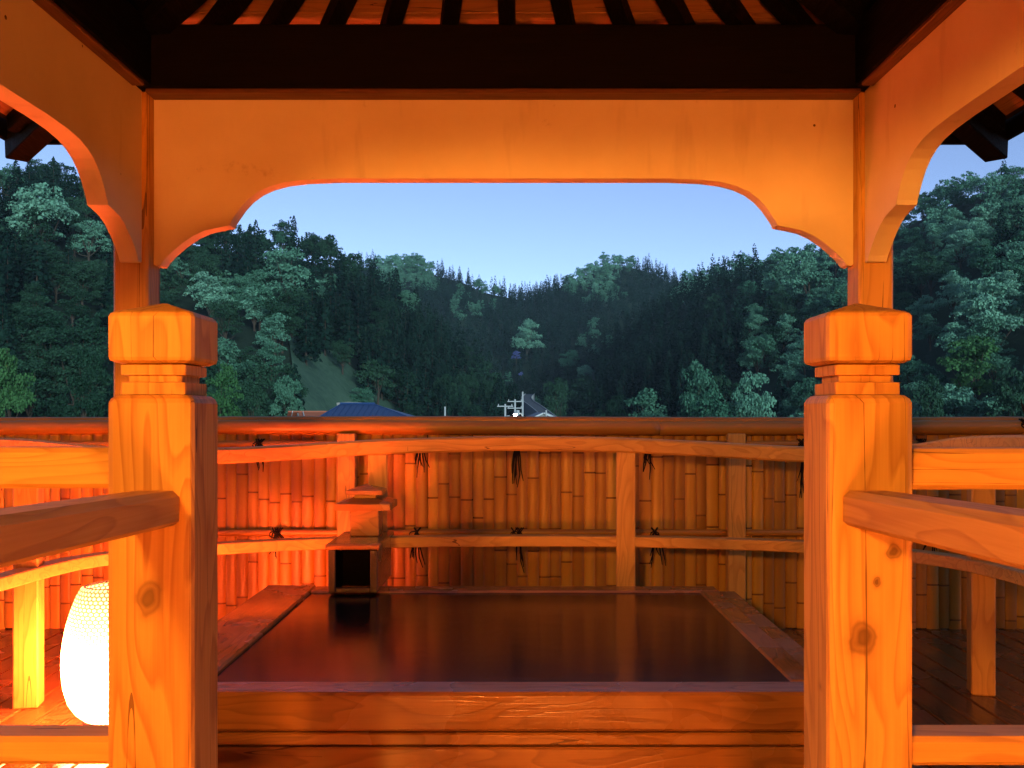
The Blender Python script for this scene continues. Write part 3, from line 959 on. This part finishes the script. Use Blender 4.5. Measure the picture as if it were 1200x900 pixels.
def quad_mesh(name, q, mat, smooth=False):
    q = q.reshape(-1, 4, 3)
    n = len(q)
    me = bpy.data.meshes.new(name)
    me.vertices.add(n * 4); me.loops.add(n * 4); me.polygons.add(n)
    me.vertices.foreach_set("co", q.reshape(-1).astype(np.float32))
    me.loops.foreach_set("vertex_index", np.arange(n * 4, dtype=np.int32))
    me.polygons.foreach_set("loop_start", np.arange(0, n * 4, 4, dtype=np.int32))
    me.update(calc_edges=True)
    if mat: me.materials.append(mat)
    return me

def trunk_mesh(bl, h, r):
    mb = MB()
    top = h * .55
    mb.tube([(0, 0, -1.5), (.05, 0, h * .12), (-.08, .06, h * .3), (.05, -.05, top)], [r * 1.25, r, r * .8, r * .35], 7)
    if bl is not None:
        for b in bl[::3]:
            s0 = Vector((0, 0, h * .24)); e = Vector(b[:3])
            mb.tube([s0, s0.lerp(e, .5) + Vector((0, 0, -.3)), e], [r * .45, r * .28, r * .1], 5, False)
    else:
        mb.tube([(.05, -.05, top - .05), (0, 0, h * .97)], [r * .35, r * .05], 5)
    return mb.mesh("trunk", BARK)

# crown banks: fine ones for trees one can tell apart, coarse ones for the wood behind
BANK, FAR, TR = {}, {}, {}
for kind in FOL:
    if kind == 'cedar': continue
    BANK[kind] = []; FAR[kind] = []
bq = [broadleaf(4600, .30, 100 + s) for s in range(5)]
fq = [broadleaf(620, .72, 200 + s, nb=16)[0] for s in range(4)]
btr = [trunk_mesh(b[1], 10.5, .26) for b in bq]
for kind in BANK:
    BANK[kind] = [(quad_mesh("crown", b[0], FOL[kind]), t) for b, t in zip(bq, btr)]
cq = [cedar(34, 17, 300 + s, 2.2 + .12 * s) for s in range(4)]
ctr = trunk_mesh(None, 13.0, .20)
BANK['cedar'] = [(quad_mesh("crown", q, FOL['cedar']), ctr) for q in cq]
cfar = [cedar(17, 9, 400 + s, 2.2 + .15 * s) for s in range(4)]

NAMES = {'cedar': "cedar_tree", 'pale': "broadleaf_tree", 'mid': "broadleaf_tree", 'dark': "broadleaf_tree", 'lime': "broadleaf_tree", 'violet': "blossom_tree"}
def place_tree(kind, base, s, sz, label, group=None, var=None):
    cr, tr = BANK[kind][var if var is not None else random.randrange(len(BANK[kind]))]
    t = thing(NAMES[kind], base, label, "tree", group, random.uniform(0, 6.28))
    t.scale = (s, s, sz)
    for nm, me in (("trunk", tr), ("crown", cr)):
        o = bpy.data.objects.new(nm, me)
        COL.objects.link(o); o.parent = t
    return t

# trees that stand out: image column, top row, crown width (image pixels), distance or None (on the hill), kind, hill, label
heroes = [
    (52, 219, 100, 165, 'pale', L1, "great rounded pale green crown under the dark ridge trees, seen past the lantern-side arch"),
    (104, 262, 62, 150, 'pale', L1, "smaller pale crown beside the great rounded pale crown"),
    (8, 196, 52, 185, 'mid', L1, "mid green crown below the gazebo eave end"),
    (340, 297, 74, 215, 'pale', L1, "broad pale round crown set among dark cedars on the slope above blue roof"),
    (366, 324, 46, 200, 'pale', L1, "small pale crown tucked under the broad pale crown among cedars"),
    (334, 273, 34, 240, 'mid', L1, "greyish crown near the ridge above the broad pale crown"),
    (388, 322, 28, 225, 'mid', L1, "loose leafy tree beside the small pale crown among cedars"),
    (249, 322, 62, 175, 'pale', L1, "domed pale tree rising just behind the lantern-side newel"),
    (298, 341, 54, 165, 'pale', L1, "loose pale tree between the domed pale tree and grassy slope"),
    (322, 372, 50, 160, 'pale', L1, "feathery pale tree leaning over the grassy slope"),
    (212, 302, 36, 200, 'pale', L1, "pale crown half hidden by the pillar on lantern side"),
    (318, 404, 48, 140, 'mid', L1, "soft green tree at the edge of the grassy slope"),
    (286, 408, 46, 120, 'dark', L1, "dull green tree below the feathery pale tree"),
    (243, 398, 46, 130, 'dark', L1, "shadowy tree behind the newel neck on lantern side"),
    (258, 434, 50, 92, 'lime', L1, "fresh green low tree by the newel, above bamboo fence"),
    (297, 444, 42, 98, 'dark', L1, "dark bushy tree beside the fresh green low tree"),
    (338, 446, 40, 105, 'mid', L1, "round shrubby tree just before the small lit house"),
    (12, 412, 62, 75, 'lime', L1, "bright feathery young tree rising over the bamboo fence"),
    (98, 418, 54, 90, 'dark', L1, "dark green tree close behind fence on lantern side"),
    (70, 370, 50, 125, 'dark', L1, "dim crown low on the dark slope"),
    (118, 365, 34, 115, 'mid', L1, "yellowish green tuft low on the dark slope"),
    (478, 343, 38, 262, 'mid', L1, "lone light green tree among the cedar plantation"),
    (425, 455, 34, 170, 'mid', L1, "leafy bush at the foot of cedars above blue roof"),
    (545, 408, 36, 250, 'dark', L1, "dull leafy tree at the lower edge of the cedar plantation"),
    (520, 442, 44, 215, 'dark', L1, "low leafy tree behind the utility poles"),
    (566, 446, 38, 235, 'dark', L1, "leafy tree above the street lamp"),
    (605, 412, 13, 300, 'violet', L1, "violet blossoming tree on the valley edge above the poles"),
    (610, 436, 7, 290, 'violet', L1, "small violet flowering tree below the larger violet one"),
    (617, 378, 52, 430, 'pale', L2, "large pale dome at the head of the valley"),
    (666, 412, 40, 300, 'mid', L3, "rounded grey green tree where the valley narrows"),
    (684, 428, 30, 285, 'pale', L3, "narrow pale tree at the foot of the dense cedars"),
    (652, 448, 38, 270, 'dark', L3, "low rounded tree beside the winding road"),
    (716, 466, 46, 200, 'dark', L3, "dull shrub low before the dense cedars"),
    (762, 464, 90, 160, 'mid', L3, "spreading green shrub above the fence, foot of cedars"),
    (815, 432, 66, 170, 'mid', L3, "leafy tree in front of the dense cedars"),
    (838, 458, 74, 140, 'mid', L3, "rounded green tree just over the fence cap"),
    (888, 398, 60, 175, 'mid', L3, "full leafy tree up the broadleaf slope"),
    (878, 440, 56, 140, 'pale', L3, "pale crown just below the full leafy tree"),
    (918, 372, 50, 190, 'pale', L3, "silvery crown beside the knotty newel cap"),
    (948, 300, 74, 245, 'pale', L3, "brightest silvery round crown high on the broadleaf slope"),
    (880, 330, 44, 290, 'mid', L3, "small tree beneath the brightest silvery crown"),
    (1140, 400, 92, 135, 'lime', L3, "wide fresh green tree beyond the knotty newel"),
    (1168, 330, 96, 160, 'pale', L3, "wide pale tree above the wide fresh green tree"),
    (1180, 288, 60, 190, 'pale', L3, "pale crown above the wide pale tree"),
    (1090, 372, 46, 150, 'mid', L3, "leafy tree between newel cap and wide fresh green tree"),
    (1085, 440, 50, 115, 'dark', L3, "dark leafy tree low behind the knotty newel"),
    (1190, 440, 60, 110, 'dark', L3, "dark leafy tree at the loose black cords of the fence"),
    (1120, 215, 44, 260, 'mid', L3, "ridge tree under the gazebo eave end, across valley"),
]
hero_boxes = []
for hn, (u, yt, wpx, z, kind, hill, label) in enumerate(heroes):
    s = wpx * z / F / 9.0
    zs, zb = interp(u, hill.zs), interp(u, hill.zb)
    if z > zb * 1.05:                                  # stands on the slope: find where its top meets its image row
        best = None
        for q in range(2, 100):
            pz = zb + (zs - zb) * q / 100
            gq = hill.surf(u, q / 100).z
            er = abs(CY - (gq + wpx * pz / F / 9.0 * 10.5 * .74 - EYE) * F / pz - yt)
            if best is None or er < best[0]: best = (er, pz)
        z = best[1]
    top = at(u, yt, z)
    t = (z - zb) / (zs - zb)
    gz_ = hill.surf(u, t).z if t > 0 else GZ
    hh = 10.5 * s * .93
    base = top.z - hh
    base = min(base, max(gz_ + 1.0, base - 8))         # long trunks reach down to the slope
    if base > gz_:                                     # keep feet on the hill: stretch the tree
        hh = top.z - gz_; base = gz_
    szz = hh / (10.5 * .93)
    szz = max(s * .85, min(szz, s * 1.9))
    if z > zb * 1.05: szz = s                          # lower boughs sink into the undergrowth
    base = top.z - szz * 10.5 * .93
    place_tree(kind, (top.x, z, base), s, szz, label, None, hn % 5)
    hero_boxes.append((u, yt, wpx, z))

def hid(u, y, z):
    """would a tree here stand right before one that stands out?"""
    for (hu, hy, hw, hz) in hero_boxes:
        if z < hz - 2 and abs(u - hu) < hw * .55 and hy - 12 < y < hy + hw * .62: return True
    return False

def region(hill, u, y, g):
    c = math.sin(u * .045 + 1.3) + math.sin(y * .06 + u * .021 + .5) + g.uniform(-.8, .8)
    if hill is L1:
        if y < interp(u, L1.sky) + 26 and u < 430: return 'dark' if c > -1.3 else 'cedar'
        if u < 135: return 'cedar' if (y < 250 or c > .5) else 'dark'
        if u < 345: return 'cedar' if y < 305 + c * 10 else ('dark' if c < 1.0 else 'mid')
        if y > 440: return 'dark' if c > 0 else 'cedar'
        return 'cedar' if c < 1.75 else 'dark'
    if hill is L2:
        if 440 < u < 512 and y < 335: return 'pale' if c > -.6 else 'mid'
        if 660 < u < 800 and y < 350: return ('pale' if c > .7 else 'mid') if c > -.5 else 'cedar'
        if u > 800: return 'mid' if c > 0 else 'pale'
        return 'cedar' if c < 1.6 else 'mid'
    edge = 878 + (y - 400) * -.28            # border between the plantation and the mixed wood
    if u < edge and y > 312 + (u - 800) * .0 and u > 640:
        if u < 700 and y > 420: return 'dark'
        return 'cedar' if c < 2.0 else 'dark'
    if u < edge: return 'pale' if c > .4 else 'mid'
    return 'pale' if c > .25 else ('mid' if c > -1.1 else ('dark' if c > -1.8 else 'cedar'))

cand = []
g = np.random.default_rng(5)
for hill, u0, u1, sp in ((L1, -520, 640, 5.2), (L3, 600, 1850, 5.6), (L2, 380, 900, 6.4)):
    t = .0
    while t < 1.12:
        zm = interp((u0 + u1) / 2, hill.zb) * (1 - t) + interp((u0 + u1) / 2, hill.zs) * t
        u = u0 + g.uniform(0, 8)
        while u < u1:
            tt = t + g.uniform(-.012, .012)
            p = hill.surf(u, max(0, tt))
            ty = CY - (p.z + 11 - EYE) * F / p.y          # where its top shows
            my = CY - (p.z + 6 - EYE) * F / p.y
            if ty < 489:
                kind = region(hill, u, my, g)
                grassy = hill is L1 and 338 + (my - 410) * .15 < u < 395 + (my - 410) * 1.1 and my > 402
                if not grassy and not hid(u, my, p.y):
                    if kind == 'cedar':
                        s = g.uniform(.72, 1.08); szz = s * g.uniform(.9, 1.1)
                    else:
                        s = g.uniform(.62, 1.0); szz = s * g.uniform(.9, 1.15)
                    if hill is L2: s *= .95
                    cand.append((p, kind, s, szz, hill, u, my))
            u += sp * F / p.y * g.uniform(.75, 1.25)
        t += sp / (interp((u0 + u1) / 2, hill.zs) - interp((u0 + u1) / 2, hill.zb)) * 1.0
# thin broadleaf neighbours a little (their crowns are wide)
cand = [c for c in cand if c[1] == 'cedar' or g.uniform() < .62]
inframe = lambda c: -15 < c[5] < 1215 and not (130 < c[5] < 252 and c[6] > 360) and not (945 < c[5] < 1068 and c[6] > 365)
def px_size(c): return (9.0 if c[1] != 'cedar' else 4.4) * c[2] * F / c[0].y
ced = sorted([c for c in cand if c[1] == 'cedar' and inframe(c)], key=px_size, reverse=True)[:230]
brd = sorted([c for c in cand if c[1] != 'cedar' and inframe(c)], key=px_size, reverse=True)[:190]
single = set(id(c) for c in ced + brd)
LBL = {('cedar', 0): ("dark conical cedar on the slope above the blue roof", "cedars on the slope above the blue roof"),
       ('cedar', 1): ("dark conical cedar in the dense plantation across valley from blue roof", "cedars of the dense plantation across the valley"),
       ('cedar', 2): ("small dark cedar at the head of the valley", "cedars at the head of the valley"),
       ('b', 0): ("green broadleaf tree in the wood on the slope above the blue roof", "broadleaf trees on the slope above the blue roof"),
       ('b', 1): ("green broadleaf tree in the mixed wood across valley from blue roof", "broadleaf trees of the mixed wood across the valley"),
       ('b', 2): ("light broadleaf tree high on the hill closing the valley", "broadleaf trees at the head of the valley")}
for c in ced + brd:
    hi = 0 if c[4] is L1 else 1 if c[4] is L3 else 2
    lb, gr = LBL[('cedar' if c[1] == 'cedar' else 'b', hi)]
    place_tree(c[1], c[0], c[2], c[3], lb, gr)
# the wood behind, too many and too small to count
def wood_mass(name, items, bank, mat, label):
    if not items: return
    out = []
    for (p, kind, s, szz, hill, u, my) in items:
        q = bank[int(g.integers(len(bank)))].reshape(-1, 3)
        w = g.uniform(0, 6.28); cs, sn = math.cos(w), math.sin(w)
        r = np.stack([(q[:, 0] * cs - q[:, 1] * sn) * s + p.x, (q[:, 0] * sn + q[:, 1] * cs) * s + p.y, q[:, 2] * szz + p.z], 1)
        out.append(r)
    o = bpy.data.objects.new(name, quad_mesh(name, np.concatenate(out), mat))
    COL.objects.link(o)
    tag(o, label, "forest", None, "stuff")
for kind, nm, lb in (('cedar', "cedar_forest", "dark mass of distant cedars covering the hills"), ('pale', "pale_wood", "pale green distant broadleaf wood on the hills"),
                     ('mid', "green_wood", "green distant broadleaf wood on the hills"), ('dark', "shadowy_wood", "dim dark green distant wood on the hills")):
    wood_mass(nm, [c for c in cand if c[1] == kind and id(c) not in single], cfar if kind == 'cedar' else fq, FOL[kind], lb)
print("TREES", len(cand), "single", len(single), len(ced), len(brd))

# ------------------------------------------------------------------ village at the foot of the hills
def gable_house(name, label, u, yr, z, w, d, rise, wall, roofm, lit=None, rz=0.0):
    """house with a gabled roof; yr is where the ridge stands"""
    top = at(u, yr, z)
    t = thing(name, (top.x, z, GZ), label, "house", None, rz)
    H = top.z - GZ
    def P(x, y, zz): return tuple(M_world(t) @ Vector((x, y, zz)))
    e = H - rise
    MB().prism([P(-w / 2, -d / 2, 0), P(w / 2, -d / 2, 0), P(w / 2, -d / 2, e - .05), P(0, -d / 2, H - .08), P(-w / 2, -d / 2, e - .05)], Vector(P(0, d / 2, 0)) - Vector(P(0, -d / 2, 0))).build("wall", wall, t)
    for sg in (-1, 1):
        q = [P(sg * (w / 2 + .4), -d / 2 - .4, e - .2), P(0, -d / 2 - .4, H), P(0, d / 2 + .4, H), P(sg * (w / 2 + .4), d / 2 + .4, e - .2)]
        MB().prism(q, (0, 0, .14)).build("roof", roofm, t)
        MB().sweep([P(sg * (w / 2 + .42), -d / 2 - .43, e - .2), P(sg * .02, -d / 2 - .43, H + .02)], rect_prof(.06, .20, .01)).build("barge_board", KERB, t)
    for k in (-.25, .25):
        for zf in (e - 1.5, e - 4.2):
            wn_ = MB().box(-.45, .45, -.04, .04, 0, 1.1, .01)
            wn_.xform(Matrix.Translation(P(w * k, -d / 2 - .02, zf)) @ Matrix.Rotation(rz, 4, 'Z'))
            wn_.build("window", lit if (lit and zf > e - 2) else GLASS_DARK, t)
    return t

# hip-roofed house with blue metal roof
zb_ = 80.0
bh = thing("blue_roofed_house", (at(424, 484, zb_).x, zb_, GZ), "house with a low hipped roof of blue metal below the grassy slope", "house")
r0, r1 = at(400, 473.5, zb_), at(438, 473.5, zb_)
f0, f1 = at(372, 490, 75.5), at(482, 490, 75.5)
b0, b1 = (f0.x + .2, 84.5, f0.z), (f1.x - .2, 84.5, f0.z)
for nm, q in (("front", [f0, f1, r1, r0]), ("back", [b1, b0, r0, r1]), ("side", [f1, b1, r1]), ("side", [b0, f0, r0])):
    MB().prism(q, (0, 0, -.12)).build("roof_slope", BLUEROOF, bh)
MB().tube([r0 + Vector((-.1, 0, .03)), r1 + Vector((.1, 0, .03))], .12, 6).build("ridge_cap", BLUEROOF, bh)
for c0, c1 in ((f0, r0), (f1, r1)):
    MB().tube([Vector(c0), Vector(c1)], .07, 6).build("hip_cap", BLUEROOF, bh)
n_seam = 15
for k in range(1, n_seam):
    x_ = f0.x + (f1.x - f0.x) * k / n_seam
    fx = (x_ - f0.x) / (r0.x - f0.x) if x_ < r0.x else ((f1.x - x_) / (f1.x - r1.x) if x_ > r1.x else 1.0)
    fx = min(1, fx)
    e_ = Vector((x_, f0.y, f0.z)); t_ = Vector((x_, f0.y + (r0.y - f0.y) * fx, f0.z + (r0.z - f0.z) * fx))
    MB().sweep([e_ + Vector((0, 0, .02)), t_ + Vector((0, 0, .02))], rect_prof(.04, .06, .005)).build("seam", BLUEROOF, bh)
MB().box(f0.x + .5, f1.x - .5, 76.2, 84, GZ, f0.z - .1, 0).build("wall", WHITEWALL, bh)
WARM = emit("lit_window", (1.0, .55, .2), 1.2)
gable_house("rust_roofed_house", "small house with rust red roof and lit window beside the blue roof", 366, 483, 100, 3.0, 3.2, .7, WHITEWALL, REDROOF, WARM, R(-35))
gable_house("gabled_house", "small grey house with white gable edges below the winding road", 634, 484.3, 130, 3.6, 7, .75, WHITEWALL, GREYROOF, None, R(4))

# winding road climbing beyond the gabled house, with a pale kerb wall
rp = catmull([at(648, 492, 175), at(641, 487, 190), at(634, 481, 206), at(626, 475, 222), at(619, 470, 240), at(617, 466, 262), at(621, 462, 285)], 6)
road = tag(MB().sweep(rp, [(-1.3, -3), (1.3, -3), (1.3, 0), (-1.3, 0)]).build("road", ASPHALT), kind="structure")
for off in (-1.38, 1.38):
    q = []
    for i_, p in enumerate(rp):
        tdir = (rp[min(i_ + 1, len(rp) - 1)] - rp[max(i_ - 1, 0)]); sd = tdir.cross(Vector((0, 0, 1))).normalized()
        q.append(p + sd * off)
    MB().sweep(q, [(-.07, -3), (.07, -3), (.07, .22), (-.07, .22)]).build("kerb_wall", KERB, road)

def utility_pole(u, yt, z, label, arms=1):
    top = at(u, yt, z)
    t = thing("utility_pole", (top.x, z, GZ), label, "pole", "utility poles in the village")
    MB().tube([(top.x, z, GZ), (top.x, z, top.z)], [.17, .11], 8).build("shaft", POLE, t)
    for k in range(arms):
        zz = top.z - .25 - .8 * k
        MB().box(top.x - .9, top.x + .9, z - .17, z - .09, zz - .06, zz + .06, .01).build("crossarm", POLE, t)
        for dx in (-.75, .0, .75):
            MB().tube([(top.x + dx, z - .13, zz + .05), (top.x + dx, z - .13, zz + .26)], [.05, .035], 6).build("insulator", KERB, t)
    if arms:
        MB().lathe([(.20, 0), (.22, .05), (.22, .55), (.18, .62)], (top.x + .32, z - .05, top.z - 1.9), 10).build("transformer", POLE, t)
utility_pole(592, 473.5, 105, "utility pole with single crossarm behind the street lamp", 1)
utility_pole(603.5, 468.0, 112, "taller utility pole with two crossarms rising over the street lamp", 2)
utility_pole(612.5, 459.0, 120, "tallest bare slender pole before the winding road", 0)
utility_pole(521.5, 476.5, 118, "lone plain pole against the low leafy trees", 0)
utility_pole(640.0, 480.5, 118, "short plain pole beside the gabled house", 0)
# street lamp
sl = at(604, 486.4, 62)
st = thing("street_lamp", (sl.x, 62, GZ), "lit white street lamp just over the bamboo fence", "lamp")
MB().tube([(sl.x + .5, 62.2, GZ), (sl.x + .5, 62.2, sl.z - .1), (sl.x + .38, 62.1, sl.z + .10), (sl.x + .1, 62, sl.z + .16)], [.08, .05, .04, .035], 8).build("mast", POLE, st)
MB().lathe([(.03, .20), (.16, .13), (.17, .09)], (sl.x, 62, sl.z), 12).build("hood", POLE, st)
MB().lathe([(.13 * math.sin(w), -.13 * math.cos(w) * .8) for w in np.linspace(.1, math.pi - .1, 9)], (sl.x, 62, sl.z + .02), 16).build("globe", emit("street_lamp_glow", (1.0, .92, .75), 30.0), st, True)
# retaining wall under the grassy slope
wv = [at(u, y, 118) for u, y in ((395, 472), (408, 471), (424, 471.5), (432, 474))]
tag(MB().sweep(wv, [(-.3, -6), (.3, -6), (.3, 0), (-.3, 0)]).build("retaining_wall", CONCRETE), "low pale retaining wall above the blue roof", "wall")

# ------------------------------------------------------------------ evening haze
k = NT("haze_air")
pv = k.n("ShaderNodeVolumePrincipled")
pv.inputs['Color'].default_value = (.62, .80, 1.0, 1)
pv.inputs['Density'].default_value = .00011
k.l(pv.outputs[0], k.out.inputs['Volume'])
tag(MB().box(-1400, 1400, -1400, 1400, GZ - 1.0, 158, 0).build("haze", k.m), kind="stuff")
